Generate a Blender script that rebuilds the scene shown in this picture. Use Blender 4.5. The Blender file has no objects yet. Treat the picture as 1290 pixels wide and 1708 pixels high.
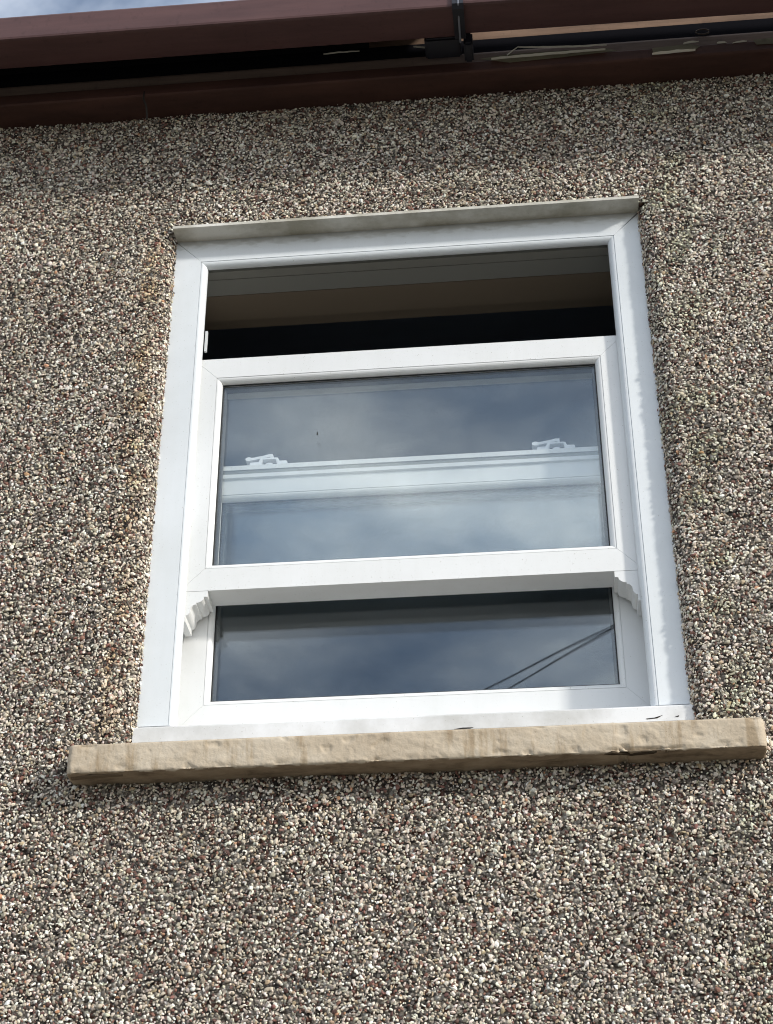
import bpy, bmesh, math, random
import numpy as np
from mathutils import Vector, Matrix, noise

random.seed(7)
rng = np.random.default_rng(7)
scn = bpy.context.scene
C = scn.collection

# ------------------------------------------------------------------ camera
F_PX, PITCH, YAW, ROLL = 2763.43, .5491, -.0942, -.0025
CAM = Vector((.7162, -2.6781, 1.6))
d = Vector((math.sin(YAW) * math.cos(PITCH), math.cos(YAW) * math.cos(PITCH), math.sin(PITCH)))
r = Vector((math.cos(YAW), -math.sin(YAW), 0))
u = r.cross(d)
r2 = math.cos(ROLL) * r + math.sin(ROLL) * u
u2 = -math.sin(ROLL) * r + math.cos(ROLL) * u
cam = bpy.data.cameras.new('camera')
co = bpy.data.objects.new('camera', cam)
C.objects.link(co)
co.matrix_world = Matrix(((r2.x, u2.x, -d.x, CAM.x), (r2.y, u2.y, -d.y, CAM.y), (r2.z, u2.z, -d.z, CAM.z), (0, 0, 0, 1)))
cam.sensor_fit = 'VERTICAL'
cam.sensor_height = 24
cam.lens = F_PX / 1708 * 24
cam.clip_end = 2000
scn.camera = co

# ------------------------------------------------------------------ light
SUN_EL, SUN_AZ = math.radians(25), math.radians(60)      # azimuth: from the wall's normal (-y) towards +x
sun_dir = Vector((math.cos(SUN_EL) * math.sin(SUN_AZ), -math.cos(SUN_EL) * math.cos(SUN_AZ), math.sin(SUN_EL)))
sl = bpy.data.lights.new('sun', 'SUN')
sl.energy = 3.3
sl.angle = math.radians(4.5)
sl.color = (1, .955, .88)
so = bpy.data.objects.new('sun', sl)
C.objects.link(so)
so.rotation_euler = (-sun_dir).to_track_quat('-Z', 'Y').to_euler()
so.location = (4, -6, 8)

world = bpy.data.worlds.new('World')
scn.world = world
world.use_nodes = True
wt = world.node_tree
wt.nodes.clear()


def wn(t, **k):
    n = wt.nodes.new(t)
    for a, b in k.items():
        setattr(n, a, b)
    return n


wo = wn('ShaderNodeOutputWorld')
bg = wn('ShaderNodeBackground')
bg.inputs['Strength'].default_value = 0.1
sky = wn('ShaderNodeTexSky', sky_type='NISHITA', sun_disc=False, sun_elevation=SUN_EL,
         sun_rotation=math.atan2(sun_dir.x, sun_dir.y), dust_density=2.0)
tc = wn('ShaderNodeTexCoord')
sep = wn('ShaderNodeSeparateXYZ')
wt.links.new(tc.outputs['Generated'], sep.inputs[0])
ad = wn('ShaderNodeMath', operation='ADD')
ad.inputs[1].default_value = .12
mx0 = wn('ShaderNodeMath', operation='MAXIMUM')
mx0.inputs[1].default_value = 0.0
wt.links.new(sep.outputs['Z'], mx0.inputs[0])
wt.links.new(mx0.outputs[0], ad.inputs[0])
comb = wn('ShaderNodeCombineXYZ')
for i, ax in enumerate('XY'):
    dv = wn('ShaderNodeMath', operation='DIVIDE')
    wt.links.new(sep.outputs[ax], dv.inputs[0])
    wt.links.new(ad.outputs[0], dv.inputs[1])
    wt.links.new(dv.outputs[0], comb.inputs[i])
n1 = wn('ShaderNodeTexNoise')
n1.inputs['Scale'].default_value = 1.7
n1.inputs['Detail'].default_value = 7
n1.inputs['Roughness'].default_value = .6
n1.inputs['Distortion'].default_value = .25

mpw = wn('ShaderNodeMapping')
mpw.inputs['Location'].default_value = (-17.45, -4.04, 0)
wt.links.new(comb.outputs[0], mpw.inputs[0])
wt.links.new(mpw.outputs[0], n1.inputs['Vector'])
ramp = wn('ShaderNodeValToRGB')
ramp.color_ramp.elements[0].position = .36
ramp.color_ramp.elements[0].color = (.10, .10, .10, 1)
ramp.color_ramp.elements[1].position = .60
ramp.color_ramp.elements[1].color = (.93, .93, .93, 1)
wt.links.new(n1.outputs['Fac'], ramp.inputs[0])
n2 = wn('ShaderNodeTexNoise')
n2.inputs['Scale'].default_value = 3.4
n2.inputs['Detail'].default_value = 8
n2.inputs['Roughness'].default_value = .6
wt.links.new(mpw.outputs[0], n2.inputs['Vector'])
ccol = wn('ShaderNodeValToRGB')
ccol.color_ramp.elements[0].position = .38
ccol.color_ramp.elements[0].color = (.42, .50, .62, 1)
ccol.color_ramp.elements[1].position = .62
ccol.color_ramp.elements[1].color = (.95, .975, 1.0, 1)
wt.links.new(n2.outputs['Fac'], ccol.inputs[0])
cs = wn('ShaderNodeVectorMath', operation='SCALE')
cs.inputs['Scale'].default_value = 19.0
wt.links.new(ccol.outputs[0], cs.inputs[0])
mixw = wn('ShaderNodeMix', data_type='RGBA')
wt.links.new(ramp.outputs[0], mixw.inputs[0])
sks = wn('ShaderNodeVectorMath', operation='MULTIPLY')
sks.inputs[1].default_value = (1.35, 1.42, 1.5)
wt.links.new(sky.outputs[0], sks.inputs[0])
wt.links.new(sks.outputs[0], mixw.inputs[6])
wt.links.new(cs.outputs[0], mixw.inputs[7])
wt.links.new(mixw.outputs[2], bg.inputs[0])
wt.links.new(bg.outputs[0], wo.inputs[0])

scn.view_settings.view_transform = 'Standard'
scn.view_settings.look = 'None'
scn.view_settings.gamma = 1
scn.view_settings.exposure = 0.0
scn.cycles.filter_width = 1.05
scn.cycles.max_bounces = 10
scn.cycles.transparent_max_bounces = 16
scn.cycles.glossy_bounces = 6


# ------------------------------------------------------------------ materials
def mat(name, col, rough=.5, spec=.5, metallic=0):
    m = bpy.data.materials.new(name)
    m.use_nodes = True
    b = m.node_tree.nodes['Principled BSDF']
    b.inputs['Base Color'].default_value = (*col, 1)
    b.inputs['Roughness'].default_value = rough
    b.inputs['Specular IOR Level'].default_value = spec
    b.inputs['Metallic'].default_value = metallic
    return m


def nd(m, t, **k):
    n = m.node_tree.nodes.new(t)
    for a, b in k.items():
        setattr(n, a, b)
    return n


def lk(m, a, b):
    m.node_tree.links.new(a, b)


def bsdf(m):
    return m.node_tree.nodes['Principled BSDF']


def objcoord(m, scale=(1, 1, 1)):
    t = nd(m, 'ShaderNodeTexCoord')
    mp = nd(m, 'ShaderNodeMapping')
    mp.inputs['Scale'].default_value = scale
    lk(m, t.outputs['Object'], mp.inputs[0])
    return mp.outputs[0]


def noise_ramp(m, vec, scale, stops, detail=6, rough=.6, dist=0.0):
    n = nd(m, 'ShaderNodeTexNoise')
    n.inputs['Scale'].default_value = scale
    n.inputs['Detail'].default_value = detail
    n.inputs['Roughness'].default_value = rough
    n.inputs['Distortion'].default_value = dist
    lk(m, vec, n.inputs['Vector'])
    rp = nd(m, 'ShaderNodeValToRGB')
    e = rp.color_ramp.elements
    while len(e) < len(stops):
        e.new(.5)
    for i, (p, c) in enumerate(stops):
        e[i].position = p
        e[i].color = (*c, 1)
    lk(m, n.outputs['Fac'], rp.inputs[0])
    return n, rp


def mult(m, a, b, fac=1.0, mode='MULTIPLY'):
    x = nd(m, 'ShaderNodeMix', data_type='RGBA', blend_type=mode)
    x.inputs[0].default_value = fac
    lk(m, a, x.inputs[6])
    lk(m, b, x.inputs[7])
    return x.outputs[2]


def bump(m, h, strength, dist=.002):
    b = nd(m, 'ShaderNodeBump')
    b.inputs['Strength'].default_value = strength
    b.inputs['Distance'].default_value = dist
    lk(m, h, b.inputs['Height'])
    lk(m, b.outputs[0], bsdf(m).inputs['Normal'])
    return b


# white uPVC, faintly weathered: broad grime + tiny specks
def upvc(name, base, streak=(.93, .93, .92), lo=.30):
    m = mat(name, base, .32, .5)
    v = objcoord(m)
    _, a = noise_ramp(m, v, 5.0, [(lo, streak), (.6, (1, 1, 1))], 8, .65)
    _, s = noise_ramp(m, v, 330.0, [(.24, (.62, .60, .55)), (.31, (1, 1, 1))], 2, .5)
    v2 = objcoord(m, (60, 60, 4))
    _, st = noise_ramp(m, v2, 1.0, [(.32, (.95, .95, .94)), (.55, (1, 1, 1))], 4, .6)
    c = nd(m, 'ShaderNodeRGB')
    c.outputs[0].default_value = (*base, 1)
    o = mult(m, c.outputs[0], a.outputs[0])
    o = mult(m, o, s.outputs[0])
    o = mult(m, o, st.outputs[0], .35)
    lk(m, o, bsdf(m).inputs['Base Color'])
    n = nd(m, 'ShaderNodeTexNoise')
    n.inputs['Scale'].default_value = 12
    lk(m, v, n.inputs['Vector'])
    bump(m, n.outputs['Fac'], .15, .002)
    return m


M_white = upvc('white_upvc', (.74, .775, .80))
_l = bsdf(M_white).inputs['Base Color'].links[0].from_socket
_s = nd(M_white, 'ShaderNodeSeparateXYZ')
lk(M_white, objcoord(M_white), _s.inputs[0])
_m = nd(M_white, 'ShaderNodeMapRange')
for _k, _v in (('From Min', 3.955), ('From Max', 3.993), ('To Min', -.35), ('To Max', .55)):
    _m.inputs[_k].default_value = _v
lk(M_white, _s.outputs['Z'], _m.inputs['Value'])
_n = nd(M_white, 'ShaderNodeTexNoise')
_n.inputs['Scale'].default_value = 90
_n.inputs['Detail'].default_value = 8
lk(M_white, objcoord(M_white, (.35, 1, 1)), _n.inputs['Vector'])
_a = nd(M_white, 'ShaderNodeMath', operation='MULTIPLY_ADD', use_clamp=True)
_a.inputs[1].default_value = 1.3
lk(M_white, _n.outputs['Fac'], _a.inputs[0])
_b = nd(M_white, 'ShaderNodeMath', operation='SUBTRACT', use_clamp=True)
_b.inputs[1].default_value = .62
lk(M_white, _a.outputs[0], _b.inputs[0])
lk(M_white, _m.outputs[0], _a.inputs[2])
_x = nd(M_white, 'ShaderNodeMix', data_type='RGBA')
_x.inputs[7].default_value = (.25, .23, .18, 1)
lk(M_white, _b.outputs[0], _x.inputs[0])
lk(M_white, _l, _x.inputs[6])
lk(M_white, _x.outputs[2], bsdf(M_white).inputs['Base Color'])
M_white2 = upvc('white_upvc_sash', (.81, .82, .82))
M_trim = upvc('weathered_trim', (.72, .70, .64), (.55, .53, .46), .40)
M_cill = upvc('cill_upvc', (.78, .79, .80), (.70, .69, .66), .36)
M_inner = mat('shaded_inner_upvc', (.30, .295, .265), .5)  # white plastic, shade of the head recess put into its grey
M_gasket = mat('black_gasket', (.012, .012, .013), .5)
M_spacer = mat('grey_spacer', (.10, .105, .11), .5)
M_latch = mat('white_latch', (.86, .87, .90), .3)
M_black = mat('black_plastic', (.012, .013, .02), .45)
M_cable = mat('cable_black', (.02, .02, .02), .6)
M_grime = mat('dark_grime', (.035, .032, .028), .9, .1)
M_plaster = mat('painted_plaster', (.22, .17, .12), .8)
M_room = mat('dark_room_paint', (.13, .15, .19), .9)
M_wood = mat('weathered_pole_wood', (.12, .09, .06), .85)

# glass: clear float glass, Fresnel reflection over transmission
M_glass = bpy.data.materials.new('window_glass')
M_glass.use_nodes = True
gt = M_glass.node_tree
gt.nodes.clear()
go = gt.nodes.new('ShaderNodeOutputMaterial')
gm = gt.nodes.new('ShaderNodeMixShader')
gf = gt.nodes.new('ShaderNodeFresnel')
gf.inputs['IOR'].default_value = 1.66
gtr = gt.nodes.new('ShaderNodeBsdfTransparent')
gtr.inputs[0].default_value = (.982, .99, .988, 1)
ggl = gt.nodes.new('ShaderNodeBsdfGlossy')
ggl.inputs['Roughness'].default_value = 0.0
ggl.inputs['Color'].default_value = (.88, .95, 1, 1)
gtc = gt.nodes.new('ShaderNodeTexCoord')
gn = gt.nodes.new('ShaderNodeTexNoise')
gn.inputs['Scale'].default_value = 2.2
gn.inputs['Detail'].default_value = 1
gt.links.new(gtc.outputs['Object'], gn.inputs['Vector'])
gb = gt.nodes.new('ShaderNodeBump')
gb.inputs['Strength'].default_value = .16
gb.inputs['Distance'].default_value = .004
gt.links.new(gn.outputs['Fac'], gb.inputs['Height'])
gt.links.new(gb.outputs[0], ggl.inputs['Normal'])
geo = gt.nodes.new('ShaderNodeNewGeometry')
# the Fresnel node inverts the IOR on back faces: give it the reciprocal there, so both faces of a sheet reflect alike
gmi = gt.nodes.new('ShaderNodeMapRange')
gmi.inputs['To Min'].default_value = 1.66
gmi.inputs['To Max'].default_value = 1 / 1.66
gt.links.new(geo.outputs['Backfacing'], gmi.inputs['Value'])
gt.links.new(gmi.outputs[0], gf.inputs['IOR'])
gt.links.new(gf.outputs[0], gm.inputs[0])
gt.links.new(gtr.outputs[0], gm.inputs[1])
gt.links.new(ggl.outputs[0], gm.inputs[2])
gt.links.new(gm.outputs[0], go.inputs[0])

# pebbles, colour stored per stone
M_peb = mat('pebble_stone', (.4, .38, .35), .62, .35)
at = nd(M_peb, 'ShaderNodeAttribute', attribute_name='stone')
pv = objcoord(M_peb)
_, pa = noise_ramp(M_peb, pv, 520, [(.3, (.80, .79, .77)), (.7, (1.10, 1.10, 1.10))], 3, .6)
_, pb = noise_ramp(M_peb, pv, 2.3, [(.36, (.82, .81, .79)), (.62, (1.08, 1.08, 1.08))], 7, .68)
lk(M_peb, mult(M_peb, mult(M_peb, at.outputs['Color'], pa.outputs[0]), pb.outputs[0]), bsdf(M_peb).inputs['Base Color'])

# render coat behind / beyond the stones: same stones as a cell pattern
M_coat = mat('pebbledash_coat', (.2, .17, .14), .9, .2)
cv = objcoord(M_coat)
vo = nd(M_coat, 'ShaderNodeTexVoronoi')
vo.inputs['Scale'].default_value = 125
lk(M_coat, cv, vo.inputs['Vector'])
sepc = nd(M_coat, 'ShaderNodeSeparateColor')
lk(M_coat, vo.outputs['Color'], sepc.inputs[0])
vr = nd(M_coat, 'ShaderNodeValToRGB')
el = vr.color_ramp.elements
vr.color_ramp.interpolation = 'CONSTANT'
cols = [(0, (.10, .09, .085)), (.18, (.22, .20, .18)), (.4, (.36, .33, .29)), (.58, (.20, .11, .085)), (.68, (.55, .51, .45)), (.86, (.68, .66, .61))]
while len(el) < len(cols):
    el.new(.5)
for i, (p, c) in enumerate(cols):
    el[i].position = p
    el[i].color = (*c, 1)
lk(M_coat, sepc.outputs[0], vr.inputs[0])
edge = nd(M_coat, 'ShaderNodeValToRGB')
edge.color_ramp.elements[0].position = .0
edge.color_ramp.elements[0].color = (1, 1, 1, 1)
edge.color_ramp.elements[1].position = .75
edge.color_ramp.elements[1].color = (.35, .32, .29, 1)
lk(M_coat, vo.outputs['Distance'], edge.inputs[0])
lk(M_coat, mult(M_coat, vr.outputs[0], edge.outputs[0]), bsdf(M_coat).inputs['Base Color'])
inv = nd(M_coat, 'ShaderNodeMath', operation='SUBTRACT')
inv.inputs[0].default_value = 1
lk(M_coat, vo.outputs['Distance'], inv.inputs[1])
bump(M_coat, inv.outputs[0], 1.0, .006)
M_mortar = mat('mortar', (.10, .088, .075), .95, .1)

# stone sill: old masonry paint over sandstone
M_sill = mat('beige_masonry_paint', (.52, .42, .30), .85, .2)
sv = objcoord(M_sill)
_, sa = noise_ramp(M_sill, sv, 9, [(.3, (.42, .345, .255)), (.5, (.51, .43, .325)), (.7, (.58, .51, .41))], 9, .65)
_, sb = noise_ramp(M_sill, objcoord(M_sill, (34, 6, 5)), 1.0, [(.34, (.68, .62, .54)), (.46, (1, 1, 1))], 4, .6)
_, sc_ = noise_ramp(M_sill, sv, 160, [(.22, (.45, .40, .34)), (.36, (1, 1, 1))], 3, .6)
o = mult(M_sill, mult(M_sill, sa.outputs[0], sb.outputs[0], .9), sc_.outputs[0], .7)
lk(M_sill, o, bsdf(M_sill).inputs['Base Color'])
sn = nd(M_sill, 'ShaderNodeTexNoise')
sn.inputs['Scale'].default_value = 130
sn.inputs['Detail'].default_value = 5
lk(M_sill, sv, sn.inputs['Vector'])
bump(M_sill, sn.outputs['Fac'], .55, .0025)


def brown(name, base, rough=.35, v=.75):
    m = mat(name, base, rough, .22)
    c = nd(m, 'ShaderNodeRGB')
    c.outputs[0].default_value = (*base, 1)
    _, a = noise_ramp(m, objcoord(m, (1.2, 6, 9)), 3.0, [(.3, (v, v, v * 1.02)), (.65, (1.12, 1.1, 1.08))], 8, .65)
    _, s = noise_ramp(m, objcoord(m, (1, 1, .6)), 60.0, [(.28, (.6, .6, .6)), (.42, (1, 1, 1))], 5, .6)
    lk(m, mult(m, mult(m, c.outputs[0], a.outputs[0]), s.outputs[0], .5), bsdf(m).inputs['Base Color'])
    n = nd(m, 'ShaderNodeTexNoise')
    n.inputs['Scale'].default_value = 25
    n.inputs['Detail'].default_value = 6
    lk(m, objcoord(m, (.4, 1, 1)), n.inputs['Vector'])
    bump(m, n.outputs['Fac'], .25, .003)
    return m


M_gutter = brown('brown_gutter_plastic', (.098, .052, .051), .5)
M_fascia = brown('brown_fascia_paint', (.078, .038, .030), .6, .6)
M_pale_fascia = brown('pale_fascia_paint', (.19, .14, .115), .7, .55)  # paler brown than the lower board
M_top = brown('pale_brown_board', (.25, .165, .115), .85, .45)  # lighter brown for the right run of the top board
M_flake = mat('pale_peeling_paint', (.66, .63, .55), .8, .2)
M_undercoat = brown('greenish_undercoat', (.20, .185, .13), .85, .4)
M_slate = mat('slate', (.06, .062, .07), .6)
M_ground = mat('paving_ground', (.22, .21, .19), .9)
_, ga = noise_ramp(M_ground, objcoord(M_ground), 6, [(.3, (.07, .066, .055)), (.7, (.135, .128, .108))], 8)
lk(M_ground, ga.outputs[0], bsdf(M_ground).inputs['Base Color'])


# ------------------------------------------------------------------ helpers
def link(name, me, m=None, parent=None):
    o = bpy.data.objects.new(name, me)
    C.objects.link(o)
    if m is not None:
        for x in (m if isinstance(m, (list, tuple)) else [m]):
            me.materials.append(x)
    if parent is not None:
        o.parent = parent
    return o


def obj(name, bm, m, parent=None, smooth=False):
    bmesh.ops.recalc_face_normals(bm, faces=bm.faces)
    me = bpy.data.meshes.new(name)
    bm.to_mesh(me)
    bm.free()
    if smooth:
        for p in me.polygons:
            p.use_smooth = True
    return link(name, me, m, parent)


def thing(name, label, cat, group=None):
    o = bpy.data.objects.new(name, None)
    C.objects.link(o)
    o['label'] = label
    o['category'] = cat
    o['kind'] = 'thing'
    if group:
        o['group'] = group
    return o


def box(bm, x0, x1, y0, y1, z0, z1):
    v = [bm.verts.new((x, y, z)) for x in (x0, x1) for y in (y0, y1) for z in (z0, z1)]
    for f in ((0, 1, 3, 2), (4, 6, 7, 5), (0, 4, 5, 1), (2, 3, 7, 6), (0, 2, 6, 4), (1, 5, 7, 3)):
        bm.faces.new([v[i] for i in f])
    return v


def prism(bm, A, B):
    """solid between two matching closed outlines"""
    a = [bm.verts.new(p) for p in A]
    b = [bm.verts.new(p) for p in B]
    n = len(a)
    for i in range(n):
        j = (i + 1) % n
        bm.faces.new((a[i], a[j], b[j], b[i]))
    bm.faces.new(a)
    bm.faces.new(list(reversed(b)))


def ring(bm, rect, prof, gap=.0004, sides='LRTB'):
    """mitred frame round the opening rect=(x0,x1,z0,z1); prof[side]=[(w,y)..] w measured outward from the opening"""
    x0, x1, z0, z1 = rect
    W = {s: max(w for w, y in prof[s]) for s in prof}
    for s in sides:
        A, B = [], []
        for w, y in prof[s]:
            if s in 'TB':
                z = z1 + w if s == 'T' else z0 - w
                A.append((x0 - min(w, W['L']) + gap, y, z))
                B.append((x1 + min(w, W['R']) - gap, y, z))
            else:
                x = x0 - w if s == 'L' else x1 + w
                A.append((x, y, z0 - min(w, W['B']) + gap))
                B.append((x, y, z1 + min(w, W['T']) - gap))
        prism(bm, A, B)


def bead(y, w=.0105, dep=.012, n=6):
    """outline from the glass line outwards: quarter-round glazing bead then a fine quirk"""
    pts = []
    for i in range(n + 1):
        a = math.pi / 2 * i / n
        pts.append((w - w * math.cos(a), y + dep - (dep - .0006) * math.sin(a)))
    pts += [(w + .0004, y + .0022), (w + .0012, y + .0022), (w + .0013, y)]
    return pts


def tube(bm, pts, rad, n=8):
    rings = []
    for i, p in enumerate(pts):
        p = Vector(p)
        t = (Vector(pts[min(i + 1, len(pts) - 1)]) - Vector(pts[max(i - 1, 0)])).normalized()
        a = t.cross(Vector((0, 0, 1)))
        if a.length < .01:
            a = t.cross(Vector((1, 0, 0)))
        a.normalize()
        b = t.cross(a)
        rr = rad[i] if isinstance(rad, (list, tuple)) else rad
        rings.append([bm.verts.new(p + rr * (math.cos(2 * math.pi * k / n) * a + math.sin(2 * math.pi * k / n) * b)) for k in range(n)])
    for i in range(len(rings) - 1):
        for k in range(n):
            bm.faces.new((rings[i][k], rings[i][(k + 1) % n], rings[i + 1][(k + 1) % n], rings[i + 1][k]))
    bm.faces.new(rings[0])
    bm.faces.new(list(reversed(rings[-1])))


# ------------------------------------------------------------------ setting
bm = bmesh.new()
bmesh.ops.create_grid(bm, x_segments=1, y_segments=1, size=150)
g = obj('ground', bm, M_ground)
g['kind'] = 'structure'

YW = .013           # plane of the stones
R = .035            # rounding of the render into the window reveal
ZT, ZB = 3.990, 2.778   # head and foot of the opening
FY = .045           # face of the window frame

wall = thing('house_wall', 'house wall covered in grey, cream and brown pebbledash around the window', 'wall')
bm = bmesh.new()
box(bm, -7, -R, YW + .004, .26, 0, 4.58)
box(bm, 1 + R, 8, YW + .004, .26, 0, 4.58)
box(bm, -R, 1 + R, YW + .004, .26, ZT + .004, 4.58)
box(bm, -R, 1 + R, YW + .004, .26, 0, ZB - .03)
for sgn, ox in ((-1, 0), (1, 1)):
    A = []
    for i in range(9):
        a = math.pi / 2 * i / 8
        A.append((ox + sgn * (R - R * math.sin(a)), YW + .004 + R - R * math.cos(a)))
    A += [(ox, .26), (ox + sgn * R, .26)]
    prism(bm, [(x, y, ZB - .03) for x, y in A], [(x, y, ZT + .004) for x, y in A])
obj('render_coat', bm, M_coat, wall)


# stones -------------------------------------------------------------
def smooth_field(x, z, sc, seed):
    rs = np.random.default_rng(seed)
    out = np.zeros_like(x)
    for k in range(10):
        a = rs.uniform(0, 2 * np.pi)
        f = rs.uniform(.5, 1.6) / sc
        out += np.sin((x * np.cos(a) + z * np.sin(a)) * 2 * np.pi * f + rs.uniform(0, 6.28))
    return out / 3.2


SP = .0048
gx, gz = np.meshgrid(np.arange(-.95, 1.85, SP), np.arange(2.04, 4.352, SP))
gx = gx + (np.arange(gx.shape[0]) % 2)[:, None] * SP / 2
gx = gx.ravel() + rng.uniform(-.5, .5, gx.size) * SP
gz = gz.ravel() + rng.uniform(-.5, .5, gz.size) * SP
inside = (gx > -R) & (gx < 1 + R) & (gz < ZT + .003) & (gz > ZB - .04)
sill_hid = (gx > -.085) & (gx < 1.10) & (gz > 2.74) & (gz < 2.770)
thin = smooth_field(gx, gz, .03, 21) + smooth_field(gx, gz, .011, 22)
keep = ~inside & ~sill_hid & (rng.random(gx.size) > np.clip(thin - 1.15, 0, .75))
gx, gz = gx[keep], gz[keep]
fx, fy, fz = gx, YW + smooth_field(gx, gz, .35, 3) * .0016, gz
nx, ny = np.zeros_like(gx), -np.ones_like(gx)
PX, PY, PZ, NX, NY = [fx], [fy], [fz], [nx], [ny]
for sgn, ox in ((-1, 0.0), (1, 1.0)):
    L = math.pi / 2 * R + .002
    aa, zz = np.meshgrid(np.arange(0, L, SP), np.arange(ZB - .004, ZT + .001, SP))
    aa = aa.ravel() + rng.uniform(-.5, .5, aa.size) * SP
    zz = zz.ravel() + rng.uniform(-.5, .5, zz.size) * SP
    Rv = R
    th = np.clip(aa / Rv, 0, math.pi / 2)
    x = ox + sgn * (R - R * np.sin(th))
    y = YW + R - R * np.cos(th) + np.clip(aa - Rv * math.pi / 2, 0, None)
    PX.append(x)
    PY.append(y)
    PZ.append(zz)
    NX.append(-sgn * np.sin(th))
    NY.append(-np.cos(th))
PX, PY, PZ, NX, NY = map(np.concatenate, (PX, PY, PZ, NX, NY))
N = len(PX)
phi = (1 + 5 ** .5) / 2
ico = np.array([(-1, phi, 0), (1, phi, 0), (-1, -phi, 0), (1, -phi, 0), (0, -1, phi), (0, 1, phi), (0, -1, -phi), (0, 1, -phi),
                (phi, 0, -1), (phi, 0, 1), (-phi, 0, -1), (-phi, 0, 1)], float) / math.hypot(1, phi)
icf = np.array([(0, 11, 5), (0, 5, 1), (0, 1, 7), (0, 7, 10), (0, 10, 11), (1, 5, 9), (5, 11, 4), (11, 10, 2), (10, 7, 6), (7, 1, 8),
                (3, 9, 4), (3, 4, 2), (3, 2, 6), (3, 6, 8), (3, 8, 9), (4, 9, 5), (2, 4, 11), (6, 2, 10), (8, 6, 7), (9, 8, 1)])
size = np.clip(rng.lognormal(math.log(.0033), .30, N), .0017, .0068)       # half length
ax = np.stack([size, size * rng.uniform(.52, .88, N), size * rng.uniform(.36, .68, N)], 1)
V = ico[None] * ax[:, None, :] * rng.uniform(.72, 1.22, (N, 12, 1))
q = rng.normal(size=(N, 4))
q /= np.linalg.norm(q, axis=1, keepdims=True)
w_, x_, y_, z_ = q.T
RM = np.stack([1 - 2 * (y_**2 + z_**2), 2 * (x_ * y_ - z_ * w_), 2 * (x_ * z_ + y_ * w_),
               2 * (x_ * y_ + z_ * w_), 1 - 2 * (x_**2 + z_**2), 2 * (y_ * z_ - x_ * w_),
               2 * (x_ * z_ - y_ * w_), 2 * (y_ * z_ + x_ * w_), 1 - 2 * (x_**2 + y_**2)], 1).reshape(N, 3, 3)
V = np.einsum('nij,nkj->nki', RM, V)
# press stones a little flat along the wall normal
Nn = np.stack([NX, NY, np.zeros(N)], 1)
dn = np.einsum('nki,ni->nk', V, Nn)
V -= (dn * .40)[..., None] * Nn[:, None, :]
prot = rng.normal(.0004, .0011, N)
P = np.stack([PX, PY, PZ], 1) + Nn * prot[:, None]
V += P[:, None, :]
# palette
pal = np.array([(.90, .855, .79), (.76, .69, .60), (.58, .52, .445), (.42, .375, .325), (.25, .225, .20), (.085, .075, .07),
                (.25, .13, .105), (.125, .068, .058), (.50, .39, .28), (.54, .31, .19), (.35, .34, .29)])
pr = np.array([.22, .18, .15, .12, .09, .075, .075, .065, .055, .006, .022])
pi_ = rng.choice(len(pal), N, p=pr / pr.sum())
col = pal[pi_] * rng.uniform(.82, 1.14, (N, 1)) * (1 + rng.normal(0, .03, (N, 3)))
# brown lichen / tar weathering on the stones next to the left reveal
lw = np.exp(-((PX + .045) / .022)**2) * (PZ > ZB) * (PZ < ZT) * (.45 + .35 * smooth_field(PX, PZ, .12, 9))
lw = np.clip(lw, 0, .75)[:, None]
col = col * (1 - lw) + col * np.array([1.02, .82, .58]) * lw
# darker green-grey patches on the right of the window
rw = np.clip(np.exp(-((PX - 1.06) / .05)**2) * smooth_field(PX, PZ, .16, 5) * .9, 0, .6)[:, None]
col = col * (1 - rw) + col * np.array([.72, .80, .66]) * rw
col = np.clip(col * np.array([1.02, 1.0, .955]), .02, .90)
me = bpy.data.meshes.new('pebble_dash')
nv, nf = N * 12, N * 20
me.vertices.add(nv)
me.vertices.foreach_set('co', V.reshape(-1).astype(np.float32))
faces = (icf[None] + (np.arange(N) * 12)[:, None, None]).reshape(-1)
me.loops.add(nf * 3)
me.loops.foreach_set('vertex_index', faces.astype(np.int32))
me.polygons.add(nf)
me.polygons.foreach_set('loop_start', np.arange(0, nf * 3, 3, dtype=np.int32))
me.update(calc_edges=True)
me.polygons.foreach_set('use_smooth', np.repeat(rng.random(N) < .2, 20))
ca = me.color_attributes.new('stone', 'FLOAT_COLOR', 'POINT')
cc = np.ones((N, 12, 4), np.float32)
cc[..., :3] = col[:, None, :]
ca.data.foreach_set('color', cc.reshape(-1))
st = link('pebble_dash', me, M_peb, wall)
st['kind'] = 'stuff'

# plastered reveal and the dark room behind the window
bm = bmesh.new()
box(bm, -.05, 1.05, .263, .30, 3.945, 4.2)     # lintel casing inside
box(bm, -.03, 1.03, .1530, .240, 3.9215, 3.985)    # soffit of the inner reveal
obj('plaster_reveal', bm, M_plaster, wall)
bm = bmesh.new()
box(bm, -1.5, 2.5, 3.5, 3.6, 1.9, 4.48)
box(bm, -1.6, -1.5, .3, 3.6, 1.9, 4.48)
box(bm, 2.5, 2.6, .3, 3.6, 1.9, 4.48)
box(bm, -1.5, 2.5, .3, 3.5, 1.8, 1.9)
box(bm, -1.5, 2.5, .302, 3.5, 4.3, 4.4)
obj('room_lining', bm, M_room, wall)

roof_pts = [(-.035, 4.60), (3.2, 7.1), (3.2, 7.2), (-.035, 4.63)]
bm = bmesh.new()
prism(bm, [(-7.2, y, z) for y, z in roof_pts], [(8.2, y, z) for y, z in roof_pts])
rf = obj('roof', bm, M_slate)
rf['kind'] = 'structure'

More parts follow.
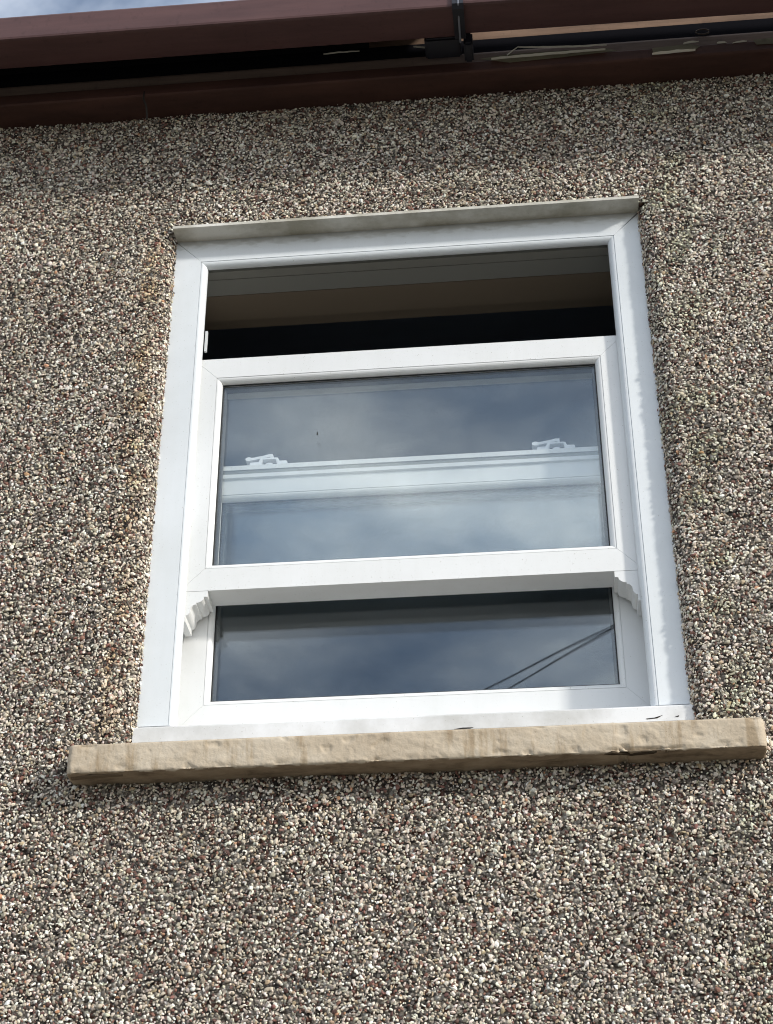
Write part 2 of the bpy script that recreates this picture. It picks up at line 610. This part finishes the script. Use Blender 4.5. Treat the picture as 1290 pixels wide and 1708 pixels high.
# ------------------------------------------------------------------ window
win = thing('sash_window', 'white vertical sliding sash window with its upper sash slid down, open at the top', 'window')
X0, X1 = .0718, .9305       # opening between the jambs
ZH = 3.9185
fb = bead(FY, .0125, .014, 8)
jamb = fb + [(.0718, FY), (.0718, .190), (.055, .190), (.055, .0635), (.004, .0635)]
jambR = fb + [(.0695, FY), (.0695, .190), (.055, .190), (.055, .0635), (.004, .0635)]
head = fb + [(.0735, FY), (.0735, .150), (.014, .150), (.014, .0605), (.001, .0600)]
bm = bmesh.new()
P4 = {'L': jamb, 'R': jambR, 'T': head, 'B': [(0, FY), (.01, FY), (.01, .19), (0, .19)]}
x0, x1, z0, z1 = X0, X1, 2.8425, ZH
W = {s: max(w for w, y in P4[s]) for s in P4}
gap = .0002
for s in 'LR':
    A = [((x0 - w if s == 'L' else x1 + w), y, z0) for w, y in P4[s]]
    B = [((x0 - w if s == 'L' else x1 + w), y, z1 + min(w, W['T']) - gap) for w, y in P4[s]]
    prism(bm, A, B)
prism(bm, [(x0 - min(w, W['L']) + gap, y, z1 + w) for w, y in head], [(x1 + min(w, W['R']) - gap, y, z1 + w) for w, y in head])
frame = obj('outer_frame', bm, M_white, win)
frame.data.materials.append(M_inner)
# grooved inner lining of the head, seen in the open gap
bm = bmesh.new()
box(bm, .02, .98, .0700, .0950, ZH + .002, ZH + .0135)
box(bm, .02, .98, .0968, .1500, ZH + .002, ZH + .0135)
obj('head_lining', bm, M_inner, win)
# jamb stops in the open part
bm = bmesh.new()
box(bm, X0 - .001, X0 + .004, .074, .080, 3.712, 3.765)
obj('jamb_stop', bm, M_white, win)
# head trim under the render
bm = bmesh.new()
prism(bm, [(.0015, y, z) for y, z in ((-.0045, 3.9875), (-.0045, 3.9945), (.06, 3.9985), (.06, 3.9915), (FY - .001, 3.9905))],
      [(1.0, y, z) for y, z in ((-.0045, 3.9875), (-.0045, 3.9945), (.06, 3.9985), (.06, 3.9915), (FY - .001, 3.9905))])
obj('head_trim', bm, M_trim, win)
# pvc cill
bm = bmesh.new()
pc = [(.033, 2.806), (.0325, 2.833), (.0335, 2.8355), (.036, 2.8368), (FY, 2.8400), (.19, 2.852), (.19, 2.806)]
prism(bm, [(-.0025, y, z) for y, z in pc], [(1.0035, y, z) for y, z in pc])
obj('cill', bm, M_cill, win)


def igu(parent, rect, y):
    """double glazing: two 4 mm sheets, spacer bar and black gasket"""
    gx0, gx1, gz0, gz1 = rect
    e = .004
    for k, yy in enumerate((y, y + .020)):
        bm = bmesh.new()
        n = 2
        box(bm, gx0 - e, gx1 + e, yy, yy + .004, gz0 - e, gz1 + e)
        obj('glass_pane', bm, M_glass, parent)
    bm = bmesh.new()
    ring(bm, (gx0 + .002, gx1 - .002, gz0 + .002, gz1 - .002), {s: [(0, y - .0004), (0, y - .003), (.006, y - .003), (.006, y - .0004)] for s in 'LRTB'}, 0)
    obj('glazing_gasket', bm, M_gasket, parent)
    bm = bmesh.new()
    ring(bm, (gx0 + .006, gx1 - .006, gz0 + .006, gz1 - .006), {s: [(0, y + .0045), (.009, y + .0045), (.009, y + .0195), (0, y + .0195)] for s in 'LRTB'}, 0)
    obj('spacer_bar', bm, M_spacer, parent)


# upper sash (slid down)
UY = .065
ub = bead(UY, .0105, .013)
up = ub + [(.0600, UY), (.0600, .128), (0, .128)]
bm = bmesh.new()
UR = (.1155, .8840, 3.190, 3.622)
ring(bm, UR, {s: up for s in 'LRTB'}, .0003)
upper = obj('upper_sash', bm, M_white2, win)
igu(upper, UR, UY + .015)

# lower sash (behind, at the bottom of the frame)
LY = .1365
lb = bead(LY, .0105, .013)
side = lb + [(.081, LY), (.081, .188), (0, .188)]
bot = lb + [(.081, LY), (.081, .188), (0, .188)]
top = lb + [(.047, LY), (.0485, LY - .0055), (.057, LY - .0055), (.0575, LY + .006), (.0675, LY + .006), (.068, LY - .004), (.0785, LY - .004), (.0785, .188), (0, .188)]
bm = bmesh.new()
LR_ = (.1125, .8845, 2.934, 3.3785)
ring(bm, LR_, {'L': side, 'R': side, 'T': top, 'B': bot}, .0002)
lower = obj('lower_sash', bm, M_white2, win)
igu(lower, LR_, LY + .015)
# dark brush strip in the groove of the meeting rail: wavy pile
bm = bmesh.new()
n = 160
pa_, pb_ = [], []
for i in range(n + 1):
    x = .062 + (.935 - .062) * i / n
    h = .0010 * noise.noise(Vector((x * 14, 0, 0))) + .0006 * noise.noise(Vector((x * 60, 3, 0)))
    pa_.append((x, LY - .001, 3.4365))
    pb_.append((x, LY - .0035, 3.4435 + h))
va = [bm.verts.new(p) for p in pa_]
vb = [bm.verts.new(p) for p in pb_]
vc = [bm.verts.new((p[0], LY + .0055, p[2])) for p in pb_]
for i in range(n):
    bm.faces.new((va[i], va[i + 1], vb[i + 1], vb[i]))
    bm.faces.new((vb[i], vb[i + 1], vc[i + 1], vc[i]))
M_brush = mat('grey_brush_pile', (.30, .31, .30), .9, .1)
obj('brush_seal', bm, M_brush, lower)

# run-through horns below the upper sash
prof = [(0, 0), (0, -.0125), (.0065, -.0125)]
for i in range(1, 7):                      # cove
    a = math.pi / 2 * i / 6
    prof.append((.0065 + .0145 * (1 - math.cos(a)), -.0125 - .012 * math.sin(a)))
prof += [(.021, -.028)]
for i in range(1, 6):                      # round
    a = math.pi / 2 * i / 5
    prof.append((.021 + .0105 * math.sin(a), -.028 - .0105 * (1 - math.cos(a))))
for i in range(1, 6):                      # lower cove
    a = math.pi / 2 * i / 5
    prof.append((.0315 + .0085 * (1 - math.cos(a)), -.0385 - .0125 * math.sin(a)))
prof += [(.0400, -.064), (.0520, -.064), (.0520, 0)]
for sgn, ox in ((-1, .1125), (1, .8868)):
    bm = bmesh.new()
    prism(bm, [(ox + sgn * a, UY + .0005, 3.1295 + b) for a, b in prof], [(ox + sgn * a, .1265, 3.1295 + b) for a, b in prof])
    obj('sash_horn', bm, M_white2, upper)


def latch(x, dz):
    KX, KZ = 1.24, .86
    bm = bmesh.new()
    y0, y1 = .146, .162
    zb = 3.4572 + dz
    omega = [(.006, 0), (.006, .0150), (.008, .0172), (.0205, .0180), (.0235, .0268), (.0260, .0282), (.0500, .0286), (.0530, .0276),
             (.0555, .0190), (.0665, .0186), (.0685, .0170), (.0685, 0), (.0525, 0), (.0500, .0246), (.0275, .0246), (.0245, .0)]
    prism(bm, [(x + a * KX, y0, zb + b * KZ) for a, b in omega], [(x + a * KX, y1, zb + b * KZ) for a, b in omega])
    # lever with round knob end and thumb tab
    arm = [(.004, .0235), (.014, .0265), (.030, .0305), (.0400, .0325), (.0400, .0285), (.0440, .0285), (.0440, .0400), (.0370, .0404), (.030, .0375), (.012, .0330), (.003, .0318)]
    prism(bm, [(x + a * KX, y0 + .002, zb + b * KZ) for a, b in arm], [(x + a * KX, y1 - .002, zb + b * KZ) for a, b in arm])
    kn = [(.0040 + .0058 * math.cos(t * math.pi / 7), .0268 + .0056 * math.sin(t * math.pi / 7)) for t in range(14)]
    prism(bm, [(x + a * KX, y0 - .001, zb + b * KZ) for a, b in kn], [(x + a * KX, y1 + .001, zb + b * KZ) for a, b in kn])
    # hub of the cam under the bridge
    hb = [(.038 + .007 * math.cos(t * math.pi / 7), .0115 + .006 * math.sin(t * math.pi / 7)) for t in range(14)]
    prism(bm, [(x + a * KX, y0 + .004, zb + b * KZ) for a, b in hb], [(x + a * KX, y1, zb + b * KZ) for a, b in hb])
    obj('sash_latch', bm, M_latch, lower)


latch(.159, 0)
latch(.7495, 0)
# two tiny dirt spots on the upper glass
for sx, sz, sr in ((.3152, 3.4885, .0018), (.3150, 3.4930, .0013), (.3170, 3.4650, .0011)):
    bm = bmesh.new()
    m_ = Matrix.Translation((sx, UY + .0146, sz)) @ Matrix.Diagonal((1, .3, 1.4, 1))
    bmesh.ops.create_icosphere(bm, subdivisions=1, radius=sr, matrix=m_)
    obj('dirt_spot', bm, M_grime, upper)

# ------------------------------------------------------------------ stone sill
SX0, SX1, SZ0, SZ1, SY0 = -.0985, 1.1125, 2.7190, 2.7745, -.0415
bm = bmesh.new()
nxs, pro = 420, []
rr = .0055
ring_pts = []
# outline in (y,z): top back -> front top -> front bottom -> back bottom, rounded arrises
def outline():
    pts = []
    for i in range(8):
        t = i / 7
        pts.append((.05 + (SY0 + rr - .05) * t, SZ1 + .010 - .010 * t))
    for i in range(1, 6):
        a = math.pi / 2 * i / 5
        pts.append((SY0 + rr - rr * math.sin(a), SZ1 - rr + rr * math.cos(a)))
    for i in range(1, 16):
        pts.append((SY0, SZ1 - rr - (SZ1 - SZ0 - 2 * rr) * i / 15))
    for i in range(1, 5):
        a = math.pi / 2 * i / 4
        pts.append((SY0 + rr - rr * math.cos(a), SZ0 + rr - rr * math.sin(a)))
    for i in range(1, 16):
        pts.append((SY0 + rr + (.03 - SY0 - rr) * i / 15, SZ0))
    return pts


ol = outline()
rows = []
cyc, czc = (SY0 + .05) / 2, (SZ0 + SZ1) / 2
for i in range(nxs + 1):
    x = SX0 + (SX1 - SX0) * i / nxs
    e = min(i, nxs - i)
    row = []
    k = 1.0
    dist = min(x - SX0, SX1 - x)
    rc = .014
    if dist < rc:
        k = 1 - (1 - math.sqrt(max(0, 1 - (1 - dist / rc)**2))) * .30
    for (y, z) in ol:
        v = Vector((x, y, z))
        nrm = Vector((0, -1 if y <= SY0 + .001 else 0, 0))
        if z >= SZ1 - .001:
            nrm.z = 1
        if z <= SZ0 + .001:
            nrm.z = -1
        h = .0012 * noise.noise(v * 12) + .0004 * noise.noise(v * 60) + .0005 * noise.noise(v * 190)
        # flaked lumps
        f = noise.noise(Vector((x * 38, y * 60, z * 70)) + Vector((9, 2, 5)))
        if f > .33:
            h += .0009 * min(1, (f - .33) * 9)
        if f < -.42:
            h -= .0022 * min(1, (-f - .42) * 9)
        # bottom front arris worn and chipped
        da = math.hypot(y - SY0, z - SZ0)
        if da < .011:
            c = noise.noise(Vector((x * 30, 7, 1))) + .6 * noise.noise(Vector((x * 95, 2, 8)))
            h -= max(0, c + .12) * .0052 * (1 - da / .011)
        # one long spall near the right of the underside arris
        if .83 < x < .985 and z < SZ0 + .010 and y < SY0 + .03:
            tz = SZ0 + .0035 + .0022 * noise.noise(Vector((x * 42, 0, 4)))
            if abs(z - tz) < .0026 and y < SY0 + .012:
                h -= .006 * math.sin((x - .83) / .155 * math.pi)
        if .862 < x < .882 and z < SZ0 + .014:
            h -= .006 * (1 - abs(x - .872) / .010)
        y2 = cyc + (y - cyc) * (k if y < 0 else 1)
        z2 = czc + (z - czc) * (k * .35 + .65)
        row.append(bm.verts.new((x + .0012 * noise.noise(Vector((y * 90, z * 90, 1 if i < 9 else 2))) * (1 if e < 4 else 0), y2 + nrm.y * h, z2 + nrm.z * h)))
    rows.append(row)
for i in range(nxs):
    for j in range(len(ol) - 1):
        bm.faces.new((rows[i][j], rows[i + 1][j], rows[i + 1][j + 1], rows[i][j + 1]))
bm.faces.new(rows[0])
bm.faces.new(list(reversed(rows[-1])))
sill = obj('window_sill', bm, M_sill, None, smooth=True)
M_underside = mat('sill_underside', (.33, .26, .185), .95, .1)  # darker brown for the sill's downward faces
_, ua = noise_ramp(M_underside, objcoord(M_underside, (.5, 1, 1)), 28, [(.32, (.17, .13, .09)), (.5, (.33, .26, .185)), (.68, (.42, .34, .25))], 8, .68)
lk(M_underside, ua.outputs[0], bsdf(M_underside).inputs['Base Color'])
sill.data.materials.append(M_underside)
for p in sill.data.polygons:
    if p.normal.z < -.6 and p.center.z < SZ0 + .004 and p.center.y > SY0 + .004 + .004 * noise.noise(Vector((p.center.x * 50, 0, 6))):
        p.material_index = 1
sill['label'] = 'rough beige painted stone sill with chipped edges under the window'
sill['category'] = 'window sill'
sill['kind'] = 'thing'

# ------------------------------------------------------------------ eaves
fas = thing('fascia_board', 'dark brown painted fascia board with peeling paint above the pebbledash wall', 'fascia')
XL, XR = -6.5, 7.5


def strip(name, pts, m, parent, xa=XL, xb=XR, dz=(0, 0)):
    bm = bmesh.new()
    prism(bm, [(xa, y, z + dz[0]) for y, z in pts], [(xb, y, z + dz[1]) for y, z in pts])
    return obj(name, bm, m, parent)


strip('lower_board', [(.016, 4.3385), (-.056, 4.3375), (-.060, 4.3405), (-.060, 4.3655), (-.0585, 4.3685), (-.054, 4.3705), (.016, 4.3705)], M_fascia, fas)
strip('upper_board', [(.016, 4.3715), (-.0515, 4.3715), (-.0535, 4.3745), (-.0535, 4.397), (-.0515, 4.4030), (-.046, 4.4060), (.016, 4.4060)], M_pale_fascia, fas)
strip('shade_strip', [(.016, 4.4070), (-.044, 4.4070), (-.044, 4.4520), (.016, 4.4520)], mat('shade_black', (.010, .010, .013), .95, .03), fas)  # near-black colour stands in for the shade under the gutter
strip('top_board', [(.016, 4.4530), (-.042, 4.4530), (-.042, 4.560), (.016, 4.560)], M_top, fas, .43, XR)
strip('shaded_top_board', [(.016, 4.4530), (-.0425, 4.4530), (-.0425, 4.560), (.016, 4.560)], mat('black_shaded_board', (.014, .014, .017), .9, .2), fas, XL, .43)  # left run of the top board, gap's shade painted in as black
strip('sun_blocker', [(-.036, 4.590), (-.040, 4.592), (-.122, 4.522), (-.122, 4.492), (-.119, 4.492), (-.119, 4.520)], mat('blocker_black', (.012, .013, .016), .95, .1), fas, XL, .655)  # added sheet that keeps the sun off the left boards

# peeling paint flakes: thin curling slivers on the board face
def flake(x0, x1, z0, z1, wdt, y=-.0605, curl=.004, lift=0.0, seed=1, m=M_flake, nm='peeling_paint'):
    bm = bmesh.new()
    n = 26
    A = []
    for i in range(n + 1):
        t = i / n
        x = x0 + (x1 - x0) * t
        z = z0 + (z1 - z0) * t + .0016 * noise.noise(Vector((x * 40, seed, 0))) + lift * math.sin(math.pi * t)
        wv = wdt * (math.sin(math.pi * min(1, t * 1.05 + .02)) ** .5 if t < .97 else .2) * (.75 + .5 * noise.noise(Vector((x * 60, seed, 3))))
        wv = max(wv, .0005)
        A.append([bm.verts.new((x, y - .0004, z)), bm.verts.new((x, y - curl * .6, z + wv * .55)), bm.verts.new((x, y - curl, z + wv)),
                  bm.verts.new((x, y - curl + .0008, z + wv)), bm.verts.new((x, y + .0006, z + .0006))])
    for i in range(n):
        for j in range(5):
            k = (j + 1) % 5
            bm.faces.new((A[i][j], A[i + 1][j], A[i + 1][k], A[i][k]))
    bm.faces.new(A[0])
    bm.faces.new(list(reversed(A[-1])))
    obj(nm, bm, m, fas)


CAMP = np.array(CAM)
def bp(px, py, y):
    v = F_PX * np.array(d) + (px - 645) * np.array(r2) - (py - 854) * np.array(u2)
    return CAMP + v * (y - CAMP[1]) / v[1]


def flk(pa, pb, wdt, y=-.0605, **k):
    a, b = bp(*pa, y), bp(*pb, y)
    flake(a[0], b[0], a[2], b[2], wdt, y=y, **k)


flk((820, 100), (1010, 84), .0032, seed=1, curl=.006)
flk((846, 93), (865, 79), .0030, y=-.062, seed=2, curl=.003)
flk((865, 80), (1012, 76), .0026, y=-.062, seed=3, curl=.004, lift=-.003)
flk((1088, 92), (1160, 85), .0038, seed=4, curl=.006)
flk((1140, 74), (1166, 70), .0050, y=-.0585, seed=5, curl=.003)
flk((1196, 73), (1212, 72), .0065, y=-.0585, seed=6, curl=.003)
flk((1222, 74), (1246, 69), .0040, y=-.0585, seed=7, curl=.003)
flk((540, 91), (600, 86), .0022, y=-.0585, seed=8, curl=.003)
flk((690, 79), (745, 84), .0022, y=-.0585, seed=9, curl=.004)
flk((715, 66), (742, 64), .0030, y=-.056, seed=11, curl=.004)


def patch(px_pts, y, m, nm, parent, th=.0007):
    bm = bmesh.new()
    P = [bp(px, py, y) for px, py in px_pts]
    prism(bm, [(p[0], y, p[2]) for p in P], [(p[0], y + th, p[2]) for p in P])
    obj(nm, bm, m, parent)


# bare undercoat showing where the paint has come off
patch([(800, 98), (850, 90), (1010, 80), (1030, 84), (930, 96), (850, 104)], -.0610, M_undercoat, 'bare_patch', fas)
patch([(1088, 80), (1150, 73), (1168, 77), (1158, 84), (1090, 91)], -.0610, M_undercoat, 'bare_patch', fas)
patch([(1256, 66), (1300, 62), (1300, 72), (1262, 74)], -.0610, M_undercoat, 'bare_patch', fas)
# old nail-hole rings and cracks in the board
patch([(240, 152), (238, 165), (243, 178), (244, 198), (247, 198), (246, 177), (241, 164), (242, 152)], -.0612, M_grime, 'crack', fas)
bm = bmesh.new()
c0 = bp(1172, 53, -.0545)
tube(bm, [(c0[0] + .015 * math.cos(t * math.pi / 10), -.0545, c0[2] + .0075 * math.sin(t * math.pi / 10)) for t in range(1, 20)], .0016, 6)
obj('cable_ring', bm, brown('ring_paint', (.09, .07, .06)), fas)

# paint lifting on the plastic cill, and splits in the sill
patch([(1078, 1198.5), (1092, 1196.8), (1106, 1192.5), (1097, 1197.7), (1080, 1199.5)], .0322, M_grime, 'paint_crack', win)
patch([(1126, 1195.5), (1133, 1192.8), (1132, 1195.5)], .0322, M_grime, 'paint_crack', win)
patch([(758, 1216), (772, 1213.5), (790, 1213), (786, 1214.6), (770, 1215.6)], .0322, M_grime, 'paint_crack', win)


def under(px_pts, z, m, nm, parent):
    bm = bmesh.new()
    P = []
    for px, py in px_pts:
        v = F_PX * np.array(d) + (px - 645) * np.array(r2) - (py - 854) * np.array(u2)
        P.append(CAMP + v * (z - CAMP[2]) / v[2])
    prism(bm, [(p[0], p[1], z) for p in P], [(p[0], p[1], z + .004) for p in P])
    obj(nm, bm, m, parent)


under([(1008, 1258.5), (1022, 1256.2), (1038, 1257), (1052, 1258.6), (1066, 1256.6), (1082, 1256.6), (1096, 1255), (1090, 1257.6), (1068, 1259.4), (1054, 1261), (1036, 1258.8), (1020, 1259.8)], SZ0 - .0012, mat('deep_crack', (.06, .045, .03), .95, .05), 'spall', sill)
under([(118, 1298), (150, 1294), (205, 1292), (206, 1295), (150, 1299), (120, 1302)], SZ0 - .0012, mat('damp_stain', (.19, .145, .10), .95, .1), 'damp_stain', sill)

gut = thing('gutter', 'square brown plastic rain gutter running along the eaves above the fascia', 'gutter')


def gutter_run(xa, xb, dz, bt):  # bt: back wall top, raised so it shades the boards behind
    out = [(-.130, bt), (-.130, 4.3790), (-.136, 4.3750), (-.233, 4.3500), (-.2385, 4.3515), (-.240, 4.3560), (-.240, 4.4150),
           (-.2375, 4.4205), (-.232, 4.4205), (-.2305, 4.4160), (-.2335, 4.4140), (-.2365, 4.4100), (-.2365, 4.3575), (-.2330, 4.3540), (-.1365, 4.3790),
           (-.1330, 4.3820), (-.1330, bt)]
    bm = bmesh.new()
    prism(bm, [(xa, y, z + dz[0]) for y, z in out], [(xb, y, z + dz[1]) for y, z in out])
    return obj('gutter_channel', bm, M_gutter, gut)


gutter_run(XL, .6395, (.02, -.0035), 4.520)
gutter_run(.6405, XR, (.003, -.062), 4.513)
# union bracket round the joint
bm = bmesh.new()
ob = [(-.2345, 4.4250), (-.2450, 4.4230), (-.2460, 4.3500), (-.2360, 4.3425), (-.128, 4.3700), (-.120, 4.3800), (-.120, 4.440), (-.1285, 4.440), (-.1285, 4.3785),
      (-.2340, 4.3490), (-.2405, 4.3540), (-.2405, 4.4190)]
prism(bm, [(.628, y, z - .002) for y, z in ob], [(.652, y, z - .002) for y, z in ob])
br = obj('gutter_bracket', bm, M_black, gut)
bm = bmesh.new()
tube(bm, [(.6415, -.2475, 4.424), (.6413, -.2480, 4.385), (.641, -.2475, 4.346), (.640, -.19, 4.350), (.6395, -.122, 4.364)], .0022, 8)
obj('bracket_clip', bm, mat('clip_grey', (.16, .17, .2), .35), gut)
bm = bmesh.new()
box(bm, .646, .666, -.118, -.062, 4.362, 4.400)
bmesh.ops.bevel(bm, geom=bm.edges[:], offset=.004, segments=2, affect='EDGES')
obj('bracket_arm', bm, M_black, gut)
bm = bmesh.new()
box(bm, .560, .640, -.120, -.062, 4.380, 4.396)
bmesh.ops.bevel(bm, geom=bm.edges[:], offset=.004, segments=2, affect='EDGES')
obj('union_seal', bm, M_black, gut)

# ------------------------------------------------------------------ overhead wires over the street (seen as reflections)
def wire(p3, v3, lbl, off):
    P1, v1 = Vector((.88245, .15, 3.06012)), Vector((.05216, -.88735, .45813))
    A = P1 + v1 * (10 / .88735) + Vector((0, 0, off))
    B = p3 + v3 * (15.2 / abs(v3.y))
    D = (A - B)
    E_ = A + D * ((0 - A.y) / D.y)
    G = B - D * ((B.y + 22) / D.y)
    bm = bmesh.new()
    pts = []
    for i in range(25):
        t = i / 24
        pts.append(G.lerp(E_, t))
    tube(bm, pts, .0085, 6)
    o = obj('overhead_wire', bm, M_cable, None)
    o['label'] = lbl
    o['category'] = 'wire'
    return G


G1 = wire(Vector((.63897, .15, 2.93791)), Vector((-.02468, -.90367, .42751)), 'thin dark overhead wire mirrored in the lowest pane, the upper left one of two converging', .012)
G2 = wire(Vector((.6770, .15, 2.9375)), Vector((-.0110, -.9037, .4273)), 'thin dark overhead wire mirrored in the lowest pane, the lower right one of two converging', -.012)
bm = bmesh.new()
tube(bm, [(G1.x, -22.1, 0), (G1.x, -22.1, max(G1.z, G2.z) + .5)], [.14, .09], 12)
tp = obj('telegraph_pole', bm, M_wood)
tp['label'] = 'wooden telegraph pole across the street that carries the two wires'
tp['category'] = 'pole'
